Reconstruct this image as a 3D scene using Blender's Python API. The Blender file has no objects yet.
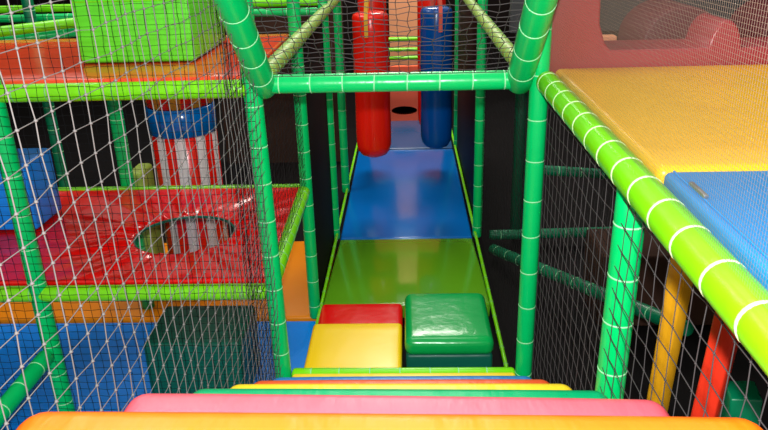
import bpy, bmesh, math, random
from mathutils import Vector, Matrix
random.seed(7)
S = bpy.context.scene
C = S.collection

# ---------------- camera ----------------
cd = bpy.data.cameras.new('camera'); cam = bpy.data.objects.new('camera', cd); C.objects.link(cam)
right = Vector((0.9990, 0.0270, -0.0260)); up = Vector((0.0140, 0.3740, 0.9270)); fwd = Vector((-0.0350, 0.9270, -0.3730))
right.normalize(); up = (up - right*up.dot(right)).normalized(); back = right.cross(up)
cam.matrix_world = Matrix((right, up, back)).transposed().to_4x4()
cd.sensor_width = 36; cd.lens = 33.70; cd.clip_start = 0.02; cd.clip_end = 100
S.camera = cam
# ---------------- world ----------------
w = bpy.data.worlds.new('world'); S.world = w; w.use_nodes = True
bgn = w.node_tree.nodes['Background']; bgn.inputs[0].default_value = (1.0, 0.97, 0.93, 1); bgn.inputs[1].default_value = 0.46
# ---------------- flash and added fill lights ----------------
def area(name, loc, size, power, rot=(0,0,0), col=(1,1,1), sy=None):
    l = bpy.data.lights.new(name, 'AREA'); l.size = size; l.energy = power; l.color = col
    if sy: l.shape = 'RECTANGLE'; l.size_y = sy
    o = bpy.data.objects.new(name, l); C.objects.link(o); o.location = loc; o.rotation_euler = rot
    return o
area('camera_flash', (0.0, -0.01, 0.16), 0.05, 84, (math.radians(68), 0, math.radians(2)))
area('overhead_fill', (0.0, 4.0, 2.4), 1.4, 28, (0,0,0), (1,.95,.88))  # unseen overhead panel, added for highlights on the vinyl
area('overhead_fill', (-2.6, 6.0, 2.4), 1.4, 45, (0,0,0), (1,.95,.88))  # another added overhead panel, filling in light above the left decks
area('overhead_fill', (0.0, 9.5, 2.4), 1.6, 170, (0,0,0), (1,.93,.85))  # added light over the tunnel end, strengthened to brighten the tan board
# ---------------- exposure ----------------
S.view_settings.view_transform = 'Standard'; S.view_settings.look = 'None'
S.view_settings.gamma = 1; S.view_settings.use_curve_mapping = False; S.view_settings.exposure = 0.55

# ---------------- materials ----------------
def lin(c):
    return tuple(((v/255)/12.92 if v/255 <= .04045 else ((v/255+.055)/1.055)**2.4) for v in c) + (1,)
def mat(name, rgb, rough=.3, bump=0.0, scale=8, spec=.38, var=0.0, stretch=(1,1,1), detail=3, coat=0):
    m = bpy.data.materials.new(name); m.use_nodes = True; nt = m.node_tree; b = nt.nodes['Principled BSDF']
    b.inputs['Base Color'].default_value = lin(rgb); b.inputs['Roughness'].default_value = rough
    b.inputs['Specular IOR Level'].default_value = spec
    b.inputs['Coat Weight'].default_value = coat; b.inputs['Coat Roughness'].default_value = .08
    tc = nt.nodes.new('ShaderNodeTexCoord'); mp = nt.nodes.new('ShaderNodeMapping'); mp.inputs['Scale'].default_value = stretch
    nt.links.new(tc.outputs['Object'], mp.inputs['Vector'])
    nz = nt.nodes.new('ShaderNodeTexNoise'); nz.inputs['Scale'].default_value = scale; nz.inputs['Detail'].default_value = detail
    nt.links.new(mp.outputs['Vector'], nz.inputs['Vector'])
    if bump:
        bp = nt.nodes.new('ShaderNodeBump'); bp.inputs['Strength'].default_value = bump; bp.inputs['Distance'].default_value = .02
        nt.links.new(nz.outputs['Fac'], bp.inputs['Height']); nt.links.new(bp.outputs['Normal'], b.inputs['Normal'])
    if var:
        mx = nt.nodes.new('ShaderNodeMix'); mx.data_type = 'RGBA'
        c = lin(rgb); mx.inputs[6].default_value = tuple(v*(1-var) for v in c[:3])+(1,); mx.inputs[7].default_value = tuple(min(1,v*(1+var)) for v in c[:3])+(1,)
        n2 = nt.nodes.new('ShaderNodeTexNoise'); n2.inputs['Scale'].default_value = scale*.7
        nt.links.new(tc.outputs['Object'], n2.inputs['Vector'])
        nt.links.new(n2.outputs['Fac'], mx.inputs[0]); nt.links.new(mx.outputs[2], b.inputs['Base Color'])
    return m
M = {}
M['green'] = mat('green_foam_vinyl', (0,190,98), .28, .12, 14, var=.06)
M['dimgreen'] = mat('dark_and_shaded_green_vinyl', (0,116,76), .35, .12, 14, var=.1)  # green foam darkened as if in shade; also the dark strut's own colour
M['shadegreen'] = mat('shaded_green_foam_vinyl', (0,84,56), .4, .12, 14, var=.1)  # post green darkened to imitate the gloom behind the right-hand net
M['lime'] = mat('lime_foam_vinyl', (118,214,8), .28, .12, 14, var=.06)
M['palelime'] = mat('dusty_lime_vinyl', (150,175,70), .45, .2, 20, var=.25)
M['tie'] = mat('pale_cable_tie', (150,222,165), .35)
M['railtie'] = mat('milky_cable_tie', (205,235,175), .35)
M['limetie'] = mat('lime_cable_tie', (120,190,110), .4)
M['orange'] = mat('orange_vinyl', (240,100,12), .34, .35, 5, var=.05, stretch=(3,1,1))
M['pink'] = mat('pink_vinyl', (236,90,104), .36, .3, 5, var=.05, stretch=(3,1,1))
M['sgreen'] = mat('step_green_vinyl', (0,160,100), .36, .25, 6, stretch=(3,1,1))
M['syellow'] = mat('step_yellow_vinyl', (252,218,44), .36, .25, 6, stretch=(3,1,1))
M['sred'] = mat('step_red_orange_vinyl', (236,92,44), .36, .25, 6, stretch=(3,1,1))
M['sblue'] = mat('step_blue_vinyl', (40,130,200), .36, .25, 6, stretch=(3,1,1))
M['yellow'] = mat('yellow_vinyl', (255,214,14), .3, .15, 4, var=.05)
M['red'] = mat('red_vinyl', (226,16,12), .2, .25, 6, var=.06)
M['matgreen'] = mat('grass_green_vinyl', (92,158,24), .12, .06, 2.5, var=.08, coat=.3)
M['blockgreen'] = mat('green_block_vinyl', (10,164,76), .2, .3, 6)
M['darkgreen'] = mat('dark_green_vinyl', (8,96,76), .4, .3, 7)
M['blue'] = mat('blue_vinyl', (0,98,176), .15, .05, 2.5, var=.05, coat=.05)
M['greyblue'] = mat('worn_blue_vinyl', (36,76,118), .25, .06, 3)
M['blueleft'] = mat('left_blue_vinyl', (0,140,246), .35, .3, 7)
M['skyblue'] = mat('light_blue_vinyl', (18,136,204), .4, .15, 5)
M['ochre'] = mat('ochre_vinyl', (236,138,10), .35, .15, 5, spec=.2)
M['mustard'] = mat('golden_vinyl', (244,186,6), .32, .35, 3.5, var=.05)
M['maroon'] = mat('maroon_plastic', (158,48,56), .3, .1, 3)
M['darkmaroon'] = mat('dark_maroon_plastic', (92,26,32), .5, .1, 3)
M['bagred'] = mat('red_bag_vinyl', (232,28,14), .22, .12, 6)
M['bagblue'] = mat('blue_bag_vinyl', (0,66,140), .22, .15, 8)
M['coral'] = mat('coral_vinyl', (240,100,66), .35, .1, 4)
M['redplat'] = mat('orange_red_vinyl', (230,72,36), .16, .2, 5, var=.08)
M['boxlime'] = mat('bright_lime_vinyl', (96,222,44), .35, .12, 4)
M['black'] = mat('black_panel', (18,14,13), .6, .1, 4, spec=.08)
M['hole'] = mat('hole_darkness', (6,6,6), .7)  # near-black lining stands in for the darkness inside the oval hole
M['brownwall'] = mat('brown_wall', (62,42,33), .8, .2, 3, var=.5, spec=.08)
M['darkwall'] = mat('dark_brown_wall', (22,16,14), .8, .2, 2, var=.6, spec=.08)
M['tan'] = mat('tan_board', (216,146,104), .6, .1, 3, var=.2)
M['concrete'] = mat('dark_floor', (16,14,14), .7, .2, 5, var=.3, spec=.08)
M['netwhite'] = mat('pale_grey_cord', (92,89,87), .8)
M['netgrey'] = mat('grey_cord', (62,58,58), .8)
M['netblack'] = mat('black_cord', (20,20,22), .8, spec=.1)
M['netdim'] = mat('dim_cord', (36,34,34), .9, spec=.05)
M['mesh'] = mat('fine_grey_mesh_cord', (128,110,94), .8)
M['whitevinyl'] = mat('white_vinyl', (215,205,205), .4)
M['strapyellow'] = mat('yellow_webbing', (210,160,50), .8)
M['strapred'] = mat('faded_red_webbing', (205,84,66), .8)
M['steel'] = mat('steel_buckle', (170,170,170), .3)
M['steel'].node_tree.nodes['Principled BSDF'].inputs['Metallic'].default_value = .9
M['postyellow'] = mat('amber_post_vinyl', (244,176,30), .3, .15, 6)
M['postred'] = mat('red_post_vinyl', (222,52,30), .3, .15, 6)

# ---------------- helpers ----------------
def tag(o, label, cat, group=None, kind=None):
    if label: o['label'] = label
    if cat: o['category'] = cat
    if group: o['group'] = group
    if kind: o['kind'] = kind
    return o
def link(name, me, m, parent=None, smooth=True, loc=(0,0,0)):
    o = bpy.data.objects.new(name, me); C.objects.link(o)
    for x in (m if isinstance(m, (list, tuple)) else [m]): me.materials.append(x)
    if smooth:
        for p in me.polygons: p.use_smooth = True
    if parent: o.parent = parent
    o.location = loc
    return o
def empty(name, loc, label, cat, group=None, rz=0):
    o = bpy.data.objects.new(name, None); C.objects.link(o); o.location = loc; o.rotation_euler = (0,0,rz)
    return tag(o, label, cat, group)
def lathe_data(prof, seg=24):
    vs, fs = [], []
    for (r, z) in prof:
        for k in range(seg):
            a = 2*math.pi*k/seg; vs.append((r*math.cos(a), r*math.sin(a), z))
    for i in range(len(prof)-1):
        for k in range(seg):
            k2 = (k+1) % seg; fs.append((i*seg+k, i*seg+k2, (i+1)*seg+k2, (i+1)*seg+k))
    fs.append(tuple(range(seg))[::-1]); n = (len(prof)-1)*seg; fs.append(tuple(n+k for k in range(seg)))
    return vs, fs
tie_cache = {}
def tie_mesh(r, m):
    key = (round(r,4), m.name)
    if key not in tie_cache:
        h = .0030; t = .0018; R0, R1 = r*.962, r*.978+t
        seg = 24; prof = [(R0,-h),(R1,-h*.7),(R1,h*.7),(R0,h)]
        vs, fs = lathe_data(prof, seg); fs = fs[:-2]
        # the little ratchet head of the tie
        n = len(vs); hx, hy, hz = .0025, .004, .003
        for sx in (-1,1):
            for sy in (-1,1):
                for sz in (-1,1): vs.append((R1+sx*hx*.5, sy*hy*.5, sz*hz*.7))
        fs += [(n,n+1,n+3,n+2),(n+4,n+6,n+7,n+5),(n,n+4,n+5,n+1),(n+2,n+3,n+7,n+6),(n,n+2,n+6,n+4),(n+1,n+5,n+7,n+3)]
        me = bpy.data.meshes.new('cable_tie'); me.from_pydata(vs, [], fs); me.materials.append(m)
        for p in me.polygons: p.use_smooth = True
        tie_cache[key] = me
    return tie_cache[key]
def tube(name, label, cat, p0, p1, r, m, sp=.18, off=None, group=None, tie='tie', spin=0.0, wide=1.0):
    p0, p1 = Vector(p0), Vector(p1); L = (p1-p0).length
    off = sp*.5 if off is None else off
    ties = []
    if sp:
        t = off
        while t < L-.03: ties.append(t); t += sp*random.uniform(.94, 1.06)
    prof = [(r*.55, 0), (r*.86, .004), (r, .016)]
    for t in ties:
        if t-.02 > prof[-1][1]:
            prof += [(r*1.0, t-.02), (r*.99, t-.008), (r*.968, t), (r*.99, t+.008), (r, t+.02)]
    prof = [q for q in prof if q[1] <= L-.018] + [(r, L-.016), (r*.86, L-.004), (r*.55, L)]
    vs, fs = lathe_data(prof, 24)
    me = bpy.data.meshes.new(name); me.from_pydata(vs, [], fs)
    o = link(name, me, m); o.location = p0
    q = (p1-p0).normalized().to_track_quat('Z', 'Y'); o.rotation_mode = 'QUATERNION'; o.rotation_quaternion = q
    tag(o, label, cat, group)
    for t in ties:
        c = bpy.data.objects.new('cable_tie', tie_mesh(r, M[tie])); C.objects.link(c); c.parent = o
        c.location = (0,0,t); c.scale = (1,1,wide); c.rotation_euler = (random.uniform(-.05,.05), random.uniform(-.05,.05), random.uniform(2,5)+spin)
    return o
def rbox_mesh(name, lo, hi, bev, seg=4, puff=0.0, slope=None):
    """box with rounded edges, origin at centre of its underside; puff swells the faces"""
    lo, hi = Vector(lo), Vector(hi); s = hi-lo; ctr = Vector(((lo.x+hi.x)/2, (lo.y+hi.y)/2, lo.z))
    bm = bmesh.new(); bmesh.ops.create_cube(bm, size=1)
    for v in bm.verts: v.co = Vector((v.co.x*s.x, v.co.y*s.y, (v.co.z+.5)*s.z))
    bmesh.ops.bevel(bm, geom=list(bm.edges), offset=min(bev, min(s)*.49), segments=seg, profile=.5, affect='EDGES')
    if puff:
        bmesh.ops.subdivide_edges(bm, edges=[e for e in bm.edges if e.calc_length() > .12], cuts=7, use_grid_fill=True)
        for v in bm.verts:
            x, y, z = v.co.x/(s.x/2), v.co.y/(s.y/2), (v.co.z-s.z/2)/(s.z/2)
            f = max(0,1-x**4)*max(0,1-y**4)
            if z > .5: v.co.z += puff*f
            if abs(y) > .9: v.co.y += math.copysign(puff*.6*max(0,1-x**4)*max(0,1-z*z), y)
    if slope:
        for v in bm.verts: v.co.z += slope*(v.co.y/s.y)
    me = bpy.data.meshes.new(name); bm.to_mesh(me); bm.free()
    return me, ctr
def pad(name, label, cat, lo, hi, bev, m, group=None, puff=0.0, parent=None, slope=None, seg=4):
    me, ctr = rbox_mesh(name, lo, hi, bev, seg, puff, slope)
    o = link(name, me, m)
    o.location = ctr
    if parent: o.parent = parent; o.location = ctr - parent.location
    else: tag(o, label, cat, group)
    return o
def structure(name, lo, hi, m):
    me, ctr = rbox_mesh(name, lo, hi, .001, 1); o = link(name, me, m, smooth=False); o.location = ctr; o['kind'] = 'structure'; return o
def seam(parent, pts, r=.004, m=None, name='piping'):
    """a thin piping line along world points, child of parent"""
    vs, fs = [], []; P = [Vector(p)-parent.location for p in pts]; n = 6
    for i, p in enumerate(P):
        d = (P[min(i+1,len(P)-1)]-P[max(i-1,0)]).normalized(); q = d.to_track_quat('Z','Y')
        for k in range(n):
            a = 2*math.pi*k/n; vs.append(p + q @ Vector((r*math.cos(a), r*math.sin(a), 0)))
    for i in range(len(P)-1):
        for k in range(n): fs.append((i*n+k, i*n+(k+1)%n, (i+1)*n+(k+1)%n, (i+1)*n+k))
    me = bpy.data.meshes.new(name); me.from_pydata(vs, [], fs); return link(name, me, m, parent)
def strand(vs, fs, a, b, r, n=4):
    d = (b-a).normalized(); q = d.to_track_quat('Z','Y'); k0 = len(vs)
    for p in (a, b):
        for k in range(n):
            t = 2*math.pi*(k+.5)/n; vs.append(p + q @ Vector((r*math.cos(t), r*math.sin(t), 0)))
    for k in range(n): fs.append((k0+k, k0+(k+1)%n, k0+n+(k+1)%n, k0+n+k))
def net(name, label, o, u, v, nu, nv, su, sv, r, m, rv=None, knot=0, jit=.003, bulge=0.0, group='nets', keep=None, nrm=None):
    """knotted net: nu x nv cells of su x sv metres from corner o along u and v"""
    o, u, v = Vector(o), Vector(u).normalized(), Vector(v).normalized(); nn = u.cross(v)
    rv = rv or r; K = {}; vs, fs = [], []
    for i in range(nu+1):
        for j in range(nv+1):
            p = u*(i*su) + v*(j*sv)
            if keep and not keep(o+p): continue
            e = 0 if (i in (0,nu) or j in (0,nv)) else 1
            p += u*random.gauss(0,jit)*e + v*random.gauss(0,jit)*e + nn*(random.gauss(0,jit*.6)*e + bulge*math.sin(math.pi*i/nu)*math.sin(math.pi*j/nv) + bulge*.3*math.sin(i*.7+j*.4)*e)
            K[i,j] = p
    for (i,j), p in K.items():
        if (i+1,j) in K: strand(vs, fs, p, K[i+1,j], r)
        if (i,j+1) in K: strand(vs, fs, p, K[i,j+1], rv)
        if knot:
            k0 = len(vs)
            for d in ((1,0,0),(0,1,0),(0,0,1),(-1,0,0),(0,-1,0),(0,0,-1)): vs.append(p+Vector(d)*knot)
            for f in ((0,1,2),(1,3,2),(3,4,2),(4,0,2),(1,0,5),(3,1,5),(4,3,5),(0,4,5)): fs.append(tuple(k0+x for x in f))
    me = bpy.data.meshes.new(name); me.from_pydata(vs, [], fs)
    ob = link(name, me, m); ob.location = o
    return tag(ob, label, 'net', group)
FL = -2.58

# ---------------- the setting ----------------
structure('floor', (-7,-1.5,FL-.16), (6,14,FL-.06), M['concrete'])
structure('wall_back', (-7,14,FL-.16), (6,14.2,2.6), M['darkwall'])
structure('wall_left', (-7.2,-1.5,FL-.16), (-7,14.2,2.6), M['darkwall'])
structure('wall_right', (6,-1.5,FL-.16), (6.2,14.2,2.6), M['darkwall'])
tag(pad('partition_wall', None, None, (-2.2,8.3,FL-.06), (-.72,8.4,0.4), .004, M['brownwall']), 'mottled brown partition behind the red and white striped roller', 'partition')

# ---------------- steps ----------------
steps = [('orange', .52, .97, -.717, 'orange', 'orange padded step, the topmost and nearest of the staircase'),
 ('pink', .90, 1.35, -.960, 'pink', 'pink padded step between the orange and green steps'),
 ('green', 1.28, 1.73, -1.214, 'sgreen', 'green padded step between the pink and yellow steps'),
 ('yellow', 1.66, 2.10, -1.456, 'syellow', 'bright yellow padded step just below the green step'),
 ('redorange', 2.03, 2.42, -1.663, 'sred', 'red-orange padded step between the yellow and blue steps'),
 ('blue', 2.36, 2.76, -1.882, 'sblue', 'blue padded step, the lowest one of the staircase')]
prevz = None
for i, (n, y0, y1, z, m, lab) in enumerate(steps):
    zb = (steps[i+1][3]-.10) if i+1 < len(steps) else -2.15
    yy0 = y0+.07
    xa, xb = -.645, .557
    if i == 0: yy0 = .40
    o = pad('padded_step', lab, 'step', (xa, yy0, zb+.012), (xb, y1, z), .052, M[m], 'padded steps', puff=.006, seg=6)
    o.rotation_euler.y = math.radians((.9,1.2,.7,.3,0.1,0)[i])
    seam(o, [(xa+.004, yy0+.06, z-.10), (xa+.002, y1-.06, z-.10)], .003, M[m], 'seam')
o = pad('landing_strip', 'narrow yellow padded strip in front of the lime bar at the stair foot', 'padding', (-.60,2.94,-2.16), (.52,3.05,-2.076), .02, M['syellow'])

# ---------------- front frame ----------------
G = 'green padded posts'
R = .041
tube('padded_post', 'green padded post left of the tunnel opening, nearest at the stair foot', 'post', (-.648,3.1,FL), (-.690,3.1,.35), R, M['green'], .185, .05, G)
tube('padded_post', 'green padded post right of the tunnel opening, at the stair foot', 'post', (.568,3.1,FL), (.568,3.1,.35), R, M['green'], .185, .09, G)
tube('padded_post', 'green padded post at the far left edge with a rail branching off it', 'post', (-1.83,3.1,FL), (-1.83,3.1,.35), R+.002, M['green'], .185, .12, G)
tube('padded_post', 'thick pale green post under the lime handrail, right of the steps', 'post', (.622,1.93,FL), (.641,1.95,-.70), .045, M['green'], .165, .10, G)
tube('padded_beam', 'green padded beam across the top of the tunnel opening', 'beam', (-.615,3.1,-.628), (.53,3.1,-.630), R, M['green'], .142, .06)
tube('slanted_tube', 'thick slanted green tube rising at left end of the top beam', 'tube', (-.626,3.13,-.655), (-.600,1.85,.36), .056, M['green'], .165, .13, 'slanted green tubes')
tube('slanted_tube', 'thick slanted green tube rising at right end of the top beam', 'tube', (.484,3.13,-.655), (.455,1.85,.36), .056, M['green'], .165, .13, 'slanted green tubes')
tube('padded_bar', 'lime padded bar on the floor at the tunnel entrance', 'bar', (-.61,3.1,-2.127), (.525,3.1,-2.131), .036, M['lime'], .15, .10)
tube('padded_handrail', 'thick lime padded handrail running toward the viewer on the right', 'rail', (.588,3.04,-.628), (.620,.30,-.675), .047, M['lime'], .160, .05, tie='railtie', spin=2.2, wide=1.7)
# left frames
tube('padded_rail', 'lime padded rail along front edge of the upper orange-red deck', 'rail', (-3.3,3.1,-.645), (-.70,3.1,-.645), .040, M['lime'], .15, .05, 'lime padded rails', tie='limetie')
tube('padded_rail', 'lime padded rail along front edge of the lower red deck', 'rail', (-3.3,3.1,-1.642), (-.70,3.1,-1.642), .040, M['lime'], .15, .09, 'lime padded rails', tie='limetie')
tube('padded_rail', 'lime padded rail along right side of the lower red deck', 'rail', (-.685,3.15,-1.635), (-.685,4.41,-1.60), .040, M['lime'], .12, .05, 'lime padded rails', tie='limetie')
tube('padded_rail', 'green padded rail branching toward the viewer at bottom left', 'rail', (-1.84,3.06,-1.975), (-1.84,1.2,-1.985), .042, M['green'], .17, .12)
tube('padded_rail', 'lime padded rail behind the back edge of the lower red deck', 'rail', (-3.3,4.53,-1.632), (-.70,4.53,-1.632), .040, M['lime'], .15, .09, 'lime padded rails', tie='limetie')
tube('padded_rail', 'dusty lime tube running back from left end of the top beam', 'rail', (-.63,3.19,-.6), (-.63,7.0,-.6), .040, M['palelime'], .12, .05, tie='limetie')
tube('padded_rail', 'dusty lime tube running back from right end of the top beam', 'rail', (.50,3.19,-.59), (.52,7.0,-.59), .036, M['palelime'], .12, .05, tie='limetie')
# posts of the deeper bays
tube('padded_post', 'green padded post behind the orange mat, second along the tunnel left side', 'post', (-.678,4.47,FL), (-.678,4.47,.3), .040, M['green'], .19, .1, G)
tube('padded_post', 'green padded post at tunnel left where lime mat meets blue mat', 'post', (-.655,5.85,FL), (-.655,5.85,.3), .040, M['green'], .19, .1, G)
tube('padded_post', 'green padded post on tunnel left side, farthest before the red punch bags', 'post', (-.655,7.05,FL), (-.655,7.05,.3), .040, M['green'], .19, .1, G)
tube('padded_post', 'green padded post at tunnel right where lime mat meets blue mat', 'post', (.60,5.86,FL), (.60,5.86,.3), .040, M['green'], .19, .1, G)
tube('padded_post', 'thin-looking green post behind the blue punch bag at tunnel right', 'post', (.60,8.6,FL), (.60,8.6,.3), .036, M['green'], .19, .1, G)
tube('padded_post', 'green padded post at the back edge of the red deck, left of striped roller', 'post', (-1.935,4.63,FL), (-1.935,4.63,.3), .046, M['green'], .19, .1, G)
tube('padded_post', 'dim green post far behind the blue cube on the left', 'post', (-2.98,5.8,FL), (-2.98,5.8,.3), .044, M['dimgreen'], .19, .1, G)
tube('padded_post', 'dim green post far behind the net right of the tunnel', 'post', (.95,5.95,FL), (.95,5.95,-.66), .05, M['shadegreen'], 0, G)
tube('padded_rail', 'green padded rail far behind the upper deck at top left', 'rail', (-3.4,5.9,-.62), (-.70,5.9,-.62), .03, M['green'], .16, .05)
tube('padded_rail', 'lime padded rail far behind the upper deck at top left', 'rail', (-3.4,5.98,-.555), (-.70,5.98,-.555), .03, M['lime'], .16, .05, 'lime padded rails', tie='limetie')
tube('padded_rail', 'short lime rail sloping behind the upper deck, left of lime box', 'rail', (-2.85,4.78,-.60), (-2.1,5.25,-.565), .035, M['lime'], .16, .05, 'lime padded rails', tie='limetie')
tube('padded_rail', 'short green rail under the sloping lime one behind the upper deck', 'rail', (-2.87,4.84,-.665), (-2.1,5.30,-.630), .035, M['green'], .16, .05)
# dim frame right
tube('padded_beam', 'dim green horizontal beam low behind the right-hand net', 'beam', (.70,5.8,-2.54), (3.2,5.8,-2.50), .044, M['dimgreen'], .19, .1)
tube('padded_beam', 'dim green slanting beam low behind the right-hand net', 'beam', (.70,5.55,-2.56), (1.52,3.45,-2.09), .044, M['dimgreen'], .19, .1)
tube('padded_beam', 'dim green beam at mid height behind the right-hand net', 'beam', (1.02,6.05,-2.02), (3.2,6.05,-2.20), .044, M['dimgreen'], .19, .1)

# ---------------- tunnel floor ----------------
o = pad('padded_block', 'glossy yellow padded block at the tunnel entrance, left half', 'foam block', (-.605,3.22,-2.52), (-.052,3.885,-2.28), .025, M['yellow'], 'foam blocks in the tunnel', puff=.004)
o = pad('padded_block', 'red padded block behind the yellow block', 'foam block', (-.615,3.90,-2.57), (-.052,4.38,-2.415), .03, M['red'], 'foam blocks in the tunnel', puff=.004)
o = empty('padded_block', (.215,3.82,-2.57), 'glossy green padded block beside the yellow block, right half', 'foam block', 'foam blocks in the tunnel')
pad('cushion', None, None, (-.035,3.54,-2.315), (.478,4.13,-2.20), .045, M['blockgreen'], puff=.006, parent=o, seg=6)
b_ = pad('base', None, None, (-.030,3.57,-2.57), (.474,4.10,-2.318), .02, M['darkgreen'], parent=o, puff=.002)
pad('floor_mat', 'glossy grass green mat on the tunnel floor behind the blocks', 'mat', (-.612,4.40,-2.62), (.555,5.795,-2.50), .02, M['matgreen'], 'tunnel floor mats', slope=-.12)
pad('floor_mat', 'glossy blue mat on the tunnel floor under the punch bags', 'mat', (-.612,5.81,-2.64), (.555,8.50,-2.56), .02, M['blue'], 'tunnel floor mats')
pad('floor_mat', 'greyish blue mat at the far end before the coral wall', 'mat', (-.60,8.52,-2.63), (.55,9.88,-2.55), .02, M['greyblue'], 'tunnel floor mats')
for x, lab in ((-.638,'thin lime edging tube along left side of tunnel floor'), (.578,'thin lime edging tube along right side of tunnel floor')):
    x2 = x
    tube('edging_tube', lab, 'tube', (x, 3.25, -2.505), (x2, 9.8, -2.555), .013, M['lime'], .2, .1, 'lime edging tubes', tie='limetie')
# side panels
pad('tunnel_partition', 'black padded panel on tunnel right between the two far posts', 'panel', (.60,5.93,-2.56), (.63,8.54,-.68), .006, M['black'])
pad('tunnel_partition', 'dark brown panel on tunnel left between second and third posts', 'panel', (-.69,4.51,-2.56), (-.66,5.79,-.68), .006, M['darkwall'])
# coral end wall with a round black mouth
def holed_wall(name, label, cat, x0, x1, z0, z1, y0, y1, cx, cz, rx, rz, m, mh):
    vs, fs = [], []; n = 48
    def onrect(a):
        c, s = math.cos(a), math.sin(a); t = 1e9
        if c > 1e-6: t = min(t, (x1-cx)/c)
        if c < -1e-6: t = min(t, (x0-cx)/c)
        if s > 1e-6: t = min(t, (z1-cz)/s)
        if s < -1e-6: t = min(t, (z0-cz)/s)
        return cx+c*t, cz+s*t
    angs = sorted([2*math.pi*k/n for k in range(n)] + [math.atan2(zz-cz, xx-cx) % (2*math.pi) for xx in (x0,x1) for zz in (z0,z1)])
    N = len(angs)
    for y in (y0, y1):
        for a in angs: vs.append((cx+rx*math.cos(a), y, cz+rz*math.sin(a)))
        for a in angs: X, Z = onrect(a); vs.append((X, y, Z))
    for k in range(N):
        k2 = (k+1) % N
        fs += [(k,k2,N+k2,N+k), (2*N+k,3*N+k,3*N+k2,2*N+k2), (k,2*N+k,2*N+k2,k2), (N+k,N+k2,3*N+k2,3*N+k)]
    o = empty(name, (cx, y0, z0), label, cat)
    me = bpy.data.meshes.new('panel'); me.from_pydata([Vector(v)-o.location for v in vs], [], fs); link('panel', me, m, o, smooth=False)
    vs, fs = [], []
    for q, (y, s) in enumerate(((y0+.02,1.0),(y1+.9,1.0),(y1+.9,0.01))):
        for a in angs: vs.append(Vector((cx+rx*1.0*s*math.cos(a), y, cz+rz*s*math.sin(a)))-o.location)
    for i in range(2):
        for k in range(N): fs.append((i*N+k, i*N+(k+1)%N, (i+1)*N+(k+1)%N, (i+1)*N+k))
    me = bpy.data.meshes.new('tunnel_mouth'); me.from_pydata(vs, [], fs); link('tunnel_mouth', me, mh, o)
    return o
holed_wall('padded_wall', 'coral padded wall at tunnel end with a black oval hole', 'wall panel', -.60,.55,-2.56,-1.80, 9.9,10.0, -.045,-2.415,.18,.062, M['coral'], M['hole'])
for k, z in enumerate((-1.53,-1.68,-1.80)):
    tube('crossbar', ['upper','middle','lower'][k]+' of three lime crossbars seen between the punch bags', 'bar', (-.6,10.6,z), (.55,10.6,z), .028, M['lime'], 0, group='lime crossbars')
pad('backboard', 'tan board behind the lime crossbars', 'board', (-.26,11.2,-2.6), (.20,11.25,.3), .005, M['tan'])

# ---------------- hanging bags ----------------
def bag(label, x, y, zb, zt, r, m, strapm, grp, strap_x=0.0):
    o = empty('punch_bag', (x, y, zb), label, 'punch bag', grp)
    H = zt-zb; prof = [(r*.02,0),(r*.45,.006),(r*.75,.028),(r*.93,.068),(r,.12)] + [(r*(1+.012*math.sin(k*1.3)), .12+(H-.2)*k/10) for k in range(1,10)] + [(r*.99,H-.05),(r*.93,H-.02),(r*.7,H-.004),(r*.1,H)]
    vs, fs = lathe_data(prof, 36); me = bpy.data.meshes.new('bag'); me.from_pydata(vs, [], fs); b = link('bag', me, m, o)
    # stitched welt near the base and a zip flap down the back
    rv = [(r*1.003, .118), (r*1.012, .122), (r*1.003, .126)]
    # hanging strap: goes up from the bag's front shoulder and over the beam
    for sgn in (-1, 1):
        vs, fs = [], []; wd = .016
        pts = [(strap_x, -sgn*(r+.006), H-.20), (strap_x, -sgn*(r+.007), H-.05), (strap_x, -sgn*r*.8, H+.01), (strap_x*.4, -sgn*.05, H+.30), (strap_x*.3, -sgn*.045, H+.42)]
        for p in pts:
            vs += [(p[0]-wd, p[1], p[2]), (p[0]+wd, p[1], p[2]), (p[0]-wd, p[1]+.004*sgn, p[2]), (p[0]+wd, p[1]+.004*sgn, p[2])]
        for i in range(len(pts)-1):
            a = i*4; c = a+4
            fs += [(a,a+1,c+1,c),(a+2,c+2,c+3,a+3),(a,c,c+2,a+2),(a+1,a+3,c+3,c+1)]
        me = bpy.data.meshes.new('strap'); me.from_pydata(vs, [], fs); link('strap', me, strapm, o, smooth=False)
    return o
bag('red punch bag hanging in front at left, yellow strap', -.315, 6.45, -2.00, -.69, .160, M['bagred'], M['strapyellow'], 'punch bags', -.03)
bag('dark blue punch bag hanging in front at right, faded red strap', .262, 6.45, -1.93, -.66, .142, M['bagblue'], M['strapred'], 'punch bags', .03)
bag('second red punch bag, half hidden behind the front red one', -.355, 7.75, -2.10, -.66, .150, M['bagred'], M['strapred'], 'punch bags')
bag('red punch bag almost wholly hidden behind the blue one', .265, 7.75, -2.10, -.66, .150, M['bagred'], M['strapred'], 'punch bags')
for y, lab in ((6.45,'green padded beam the front punch bags hang from'), (7.75,'green padded beam the rear punch bags hang from')):
    tube('padded_beam', lab, 'beam', (-.70,y,-.24), (.66,y,-.24), .040, M['green'], .16, .05)

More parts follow.
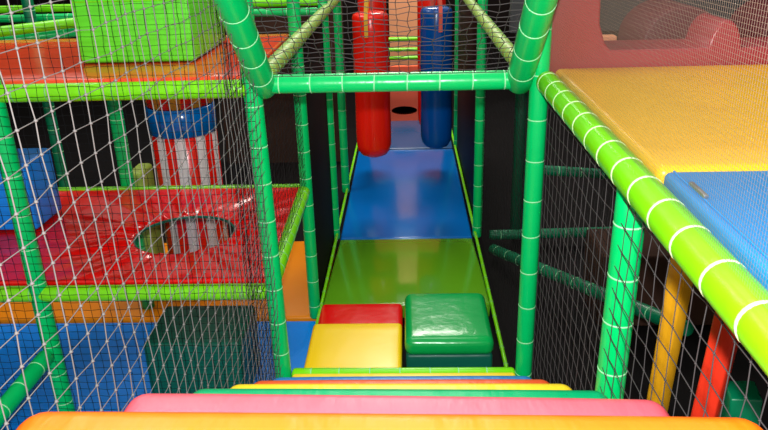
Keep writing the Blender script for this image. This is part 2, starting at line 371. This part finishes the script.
# ---------------- left decks ----------------
# lower red deck with a round hole and wrinkled skin
def red_deck():
    x0, x1, y0, y1, zt = -3.3, -.717, 3.15, 4.49, -1.60; cx, cy, rr = -1.29, 3.765, .285
    o = empty('play_deck', (cx, cy, zt-.09), 'wrinkled shiny red vinyl deck with a round hole in it', 'deck')
    n = 180; rad = 34; vs, fs = [], []
    cs = [math.atan2(yy-cy, xx-cx) % (2*math.pi) for xx in (x0,x1) for yy in (y0,y1)]
    angs = sorted([2*math.pi*k/n for k in range(n)]+cs); N = len(angs)
    ph = [random.uniform(0,6.28) for _ in range(6)]
    for i in range(rad+1):
        for a in angs:
            c, s = math.cos(a), math.sin(a); t = 1e9
            if c > 1e-6: t = min(t, (x1-cx)/c)
            if c < -1e-6: t = min(t, (x0-cx)/c)
            if s > 1e-6: t = min(t, (y1-cy)/s)
            if s < -1e-6: t = min(t, (y0-cy)/s)
            f = (i/rad)**1.3; r = rr+(t-rr)*f; d = r-rr
            env = math.exp(-d/.42)*min(1, d/.03+.15)*min(1, (t-r)/.08)
            wv = (math.sin(11*a+ph[0])+.7*math.sin(19*a+ph[1]+d*4)+.5*math.sin(33*a+ph[2]-d*3))*.0105*env
            wv += .004*math.sin(9*c*r+ph[3])*math.sin(7*s*r+ph[4])*min(1,(t-r)/.08)
            sink = -.014*math.exp(-d/.05)
            vs.append((c*r, s*r, .09+wv+sink))
    base = len(vs)
    for a in angs: vs.append((math.cos(a)*rr, math.sin(a)*rr, .062))
    for j in range(N):
        v = vs[rad*N+j]; vs.append((v[0], v[1], .062))
    for i in range(rad):
        for k in range(N): fs.append((i*N+k, (i+1)*N+k, (i+1)*N+(k+1)%N, i*N+(k+1)%N))
    for k in range(N):
        k2 = (k+1) % N
        fs += [(base+k, k, k2, base+k2), (rad*N+k, base+N+k, base+N+k2, rad*N+k2), (base+k2, base+N+k2, base+N+k, base+k)]
    me = bpy.data.meshes.new('deck_cover'); me.from_pydata(vs, [], fs); link('deck_cover', me, M['red'], o)
    # green rim of the hole
    vs, fs = [], []; n = 64; q = 8
    for k in range(n):
        a = 2*math.pi*k/n
        for j in range(q):
            b = 2*math.pi*j/q; R_ = rr-.002+.008*math.cos(b); vs.append((R_*math.cos(a), R_*math.sin(a), .064+.009*math.sin(b)))
    for k in range(n):
        for j in range(q): fs.append((k*q+j, ((k+1)%n)*q+j, ((k+1)%n)*q+(j+1)%q, k*q+(j+1)%q))
    me = bpy.data.meshes.new('hole_rim'); me.from_pydata(vs, [], fs); link('hole_rim', me, M['darkgreen'], o)
red_deck()
pad('play_deck', 'upper orange-red vinyl deck under the big lime box', 'deck', (-3.3,3.15,-.68), (-.717,4.50,-.60), .015, M['redplat'], puff=.004)
# big lime box on the upper deck
o = empty('foam_box', (-1.3,4.0,-.595), 'big bright lime box standing on the upper deck', 'foam block')
pad('body', None, None, (-1.60,3.51,-.592), (-1.03,4.17,.30), .02, M['boxlime'], parent=o)
for zz in (-.30,-.02): seam(o, [(-1.585,3.507,zz), (-1.045,3.507,zz)], .0035, M['lime'], 'seam')
# blue cube on red deck
o = pad('foam_cube', 'blue foam cube on the lower red deck at far left', 'foam block', (-2.62,3.77,-1.585), (-2.15,4.11,-1.185), .018, M['blueleft'])
seam(o, [(-2.16,3.78,-1.20),(-2.16,4.10,-1.20)], .004, M['skyblue'])
# ground mats, left
pad('floor_mat', 'blue mat on the ground under the red deck, left of stairs', 'mat', (-3.2,1.4,-2.66), (-.63,4.44,-2.585), .02, M['blueleft'], 'ground mats')
pad('floor_mat', 'orange mat on the ground behind the blue one, under the red deck', 'mat', (-3.2,4.46,-2.66), (-.645,5.80,-2.57), .02, M['ochre'], 'ground mats')
o = pad('foam_box', 'dark green foam box on the blue ground mat beside the stairs', 'foam block', (-1.515,3.45,-2.58), (-.96,3.90,-2.155), .02, M['darkgreen'], puff=.004)
seam(o, [(-1.50,3.447,-2.165),(-.975,3.447,-2.165)], .004, M['darkgreen'])
pad('foam_box', 'olive lime foam block standing beside the striped roller', 'foam block', (-2.03,4.84,-2.565), (-1.915,5.10,-1.60), .03, M['palelime'])
# striped roller
def roller():
    cx, cy, z0, z1, r = -1.665, 5.15, -2.565, -.76, .240
    o = empty('striped_roller', (cx, cy, z0), 'upright roller with red and white stripes and a blue band', 'roller')
    def sect(name, za, zb, ra, m2, nst=20, rep=4, single=None):
        n = nst*rep; vs, fs, mi = [], [], []; zs = [za, za+.01, zb-.01, zb]; rs = [ra-.01, ra, ra, ra-.01]
        for z, q in zip(zs, rs):
            for k in range(n):
                a = 2*math.pi*k/n; vs.append((q*math.cos(a), q*math.sin(a), z-z0))
        for i in range(3):
            for k in range(n):
                fs.append((i*n+k, i*n+(k+1)%n, (i+1)*n+(k+1)%n, (i+1)*n+k)); mi.append((k//rep) % 2)
        fs.append(tuple(range(n))[::-1]); mi.append(0); fs.append(tuple(3*n+k for k in range(n))); mi.append(0)
        me = bpy.data.meshes.new(name); me.from_pydata(vs, [], fs); ob = link(name, me, m2, o)
        for p, q in zip(me.polygons, mi): p.material_index = q if len(m2) > 1 else 0
        me.polygons[-1].use_smooth = False; me.polygons[-2].use_smooth = False
        return ob
    sect('striped_cover', z0, -1.375, r, [M['bagred'], M['whitevinyl']])
    sect('blue_band', -1.375, -1.170, r+.006, [M['blue']])
    sect('upper_cover', -1.170, z1, r, [M['bagred'], M['strapyellow']])
roller()

# ---------------- right platform ----------------
o = pad('platform_mat', 'golden yellow mat on the right platform in front of maroon slide', 'mat', (.650,1.80,-.70), (2.6,3.20,-.602), .025, M['mustard'], 'platform mats', puff=.006)
o = pad('platform_mat', 'light blue mat on the right platform, nearest the viewer', 'mat', (.658,.55,-.71), (2.6,1.785,-.606), .018, M['skyblue'], 'platform mats')
bu = pad('buckle', None, None, (.676,1.565,-.602), (.688,1.66,-.592), .003, M['steel'], parent=o)
seam(o, [(.680,.60,-.604),(.680,1.77,-.604)], .003, M['skyblue'])
# maroon slide head
def extrude_profile(name, pts, y0, y1, m, parent, bev=.012):
    bm = bmesh.new(); a = [bm.verts.new((x, y0, z)) for x, z in pts]; f = bm.faces.new(a)
    r = bmesh.ops.extrude_face_region(bm, geom=[f]); 
    for v in r['geom']:
        if isinstance(v, bmesh.types.BMVert): v.co.y = y1
    bmesh.ops.recalc_face_normals(bm, faces=bm.faces)
    es = [e for e in bm.edges if abs(e.verts[0].co.y-e.verts[1].co.y) < 1e-6]
    bmesh.ops.bevel(bm, geom=es, offset=bev, segments=3, profile=.5, affect='EDGES')
    for v in bm.verts: v.co -= parent.location
    me = bpy.data.meshes.new(name); bm.to_mesh(me); bm.free(); return link(name, me, m, parent)
sl = empty('slide_head', (1.6,3.3,-.66), 'maroon plastic slide entrance with wavy top behind the yellow mat', 'slide')
def hump(cx, w, h, zb, n=14):
    out = []
    for k in range(n+1):
        t = k/n; x = cx-w/2+w*t
        z = zb+h*(math.sin(math.pi*t)**.55)
        out.append((x, z))
    return out
pts = [(.62,-.66),(.62,.25),(.82,.25),(.828,-.20),(.838,-.42),(.865,-.50),(.892,-.532)]
pts += [(1.27,-.532)] + hump(1.385,.145,.116,-.532) + [(1.50,-.532),(1.90,-.532)] + hump(2.02,.145,.116,-.532) + [(2.14,-.532),(2.6,-.532),(2.6,-.66)]
extrude_profile('front_wall', pts, 3.215, 3.50, M['maroon'], sl)
for cx in (1.42, 2.02):
    aw = .42; pts2 = [(cx-aw/2,-.66)] + [(cx-aw/2*math.cos(math.pi*t/24), -.62+.20*math.sin(math.pi*t/24)) for t in range(25)] + [(cx+aw/2,-.66)]
    extrude_profile('hood', pts2, 3.80, 4.25, M['darkmaroon'], sl)
pad('bed', None, None, (.70,3.51,-.75), (2.6,4.4,-.67), .01, M['darkmaroon'], parent=sl)
pad('support_board', 'black board under the right platform mats', 'platform', (.672,.55,-.76), (2.6,3.19,-.717), .004, M['black'])
pad('tan_ledge', 'small tan ledge behind the maroon slide entrance', 'ledge', (.93,3.72,-.64), (1.06,3.78,-.545), .008, M['tan'])
pad('rear_screen', 'dark grey screen behind the maroon slide', 'screen', (.70,5.0,-.70), (3.6,5.05,.8), .006, mat('dark_grey_screen', (58,58,60), .7, .1, 4))
# posts under the platform
def square_post(label, a, b, wx, wy, m, cat='post', rz=0):
    a, b = Vector(a), Vector(b); me, ctr = rbox_mesh('padded_strut', (-wx/2,-wy/2,0), (wx/2,wy/2,(b-a).length), .008, 2)
    o = link('padded_strut', me, m); o.location = a; o.rotation_mode = 'QUATERNION'; o.rotation_quaternion = (b-a).normalized().to_track_quat('Z','Y') @ Matrix.Rotation(rz,4,'Z').to_quaternion()
    return tag(o, label, cat, 'padded struts under the platform')
square_post('amber yellow padded strut leaning under the right platform', (1.045,2.62,FL-.02), (.935,2.22,-.77), .068, .068, M['postyellow'], rz=.9)
square_post('red padded strut leaning under the right platform, nearest the viewer', (.965,2.10,FL-.02), (.95,1.86,-.77), .072, .072, M['postred'], rz=.9)
square_post('dark green padded strut low at bottom right, beyond the red one', (1.32,2.32,FL-.02), (1.22,2.25,-1.62), .11, .11, M['dimgreen'], rz=.8)
pad('storage_crate', 'dark brown crate dim behind the right-hand net', 'crate', (1.3,4.4,FL-.06), (2.1,4.9,-2.1), .02, M['brownwall'])

# ---------------- nets ----------------
net('side_net', 'pale cord net along left side of the stairs, in the foreground', (-.645,.372,-2.453), (0,1,0), (0,0,1), 40, 48, .0676, .060, .0010, M['netwhite'], rv=.0014, knot=.0048, jit=.0018, bulge=.022)
net('side_net', 'black net bunched beside the green post left of the tunnel opening', (-.70,2.72,-2.45), (0,1,0), (0,0,1), 11, 60, .034, .047, .0013, M['netblack'], jit=.004, bulge=-.01)
net('front_net', 'black net hanging in front of the left decks', (-3.2,3.045,-2.5), (1,0,0), (0,0,1), 54, 70, .047, .042, .0012, M['netblack'], jit=.002, bulge=.008)
net('overhead_net', 'dark net filling the slope above the top green beam', (-.58,3.07,-.59), (1,0,0), (0,-1.28,1.02), 23, 26, .0455, .040, .0018, M['netgrey'], rv=.0015, jit=.005, bulge=.01)
net('side_net', 'grey cord net under the lime handrail, right of the stairs', (.605,.473,-2.418), (0,1,0), (0,0,1), 37, 25, .070, .070, .0014, M['netgrey'], rv=.0014, knot=.0038, jit=.0018, bulge=-.008)
net('side_net', 'fine dark net behind the handrail net on the right', (.70,2.0,-2.5), (0,1,0), (0,0,1), 24, 38, .045, .046, .0011, M['netdim'], jit=.003)
net('tunnel_net', 'fine grey net on tunnel right side behind the front post', (.62,3.15,-2.5), (0,1,0), (0,0,1), 66, 46, .04, .04, .0010, M['netdim'], jit=.003)
net('tunnel_net', 'fine grey net on tunnel left side above the red deck rail', (-.665,3.15,-1.57), (0,1,0), (0,0,1), 31, 22, .04, .04, .0011, M['netdim'], jit=.003)
def fine_mesh():
    vs, fs = [], []; o = Vector((.60,.35,-.615)); L, H, s = 2.72, 1.0, .0095
    for i in range(int(L/s)+1): strand(vs, fs, Vector((0,i*s,0)), Vector((0,i*s,H)),   .00035, 3)
    for j in range(int(H/s)+1): strand(vs, fs, Vector((0.0005,0,j*s)), Vector((.0005,L,j*s)),   .00035, 3)
    me = bpy.data.meshes.new('fine_mesh_screen'); me.from_pydata(vs, [], fs); ob = link('fine_mesh_screen', me, M['mesh']); ob.location = o
    tag(ob, 'fine woven mesh screen above the lime handrail on the right', 'net', 'nets')
fine_mesh()
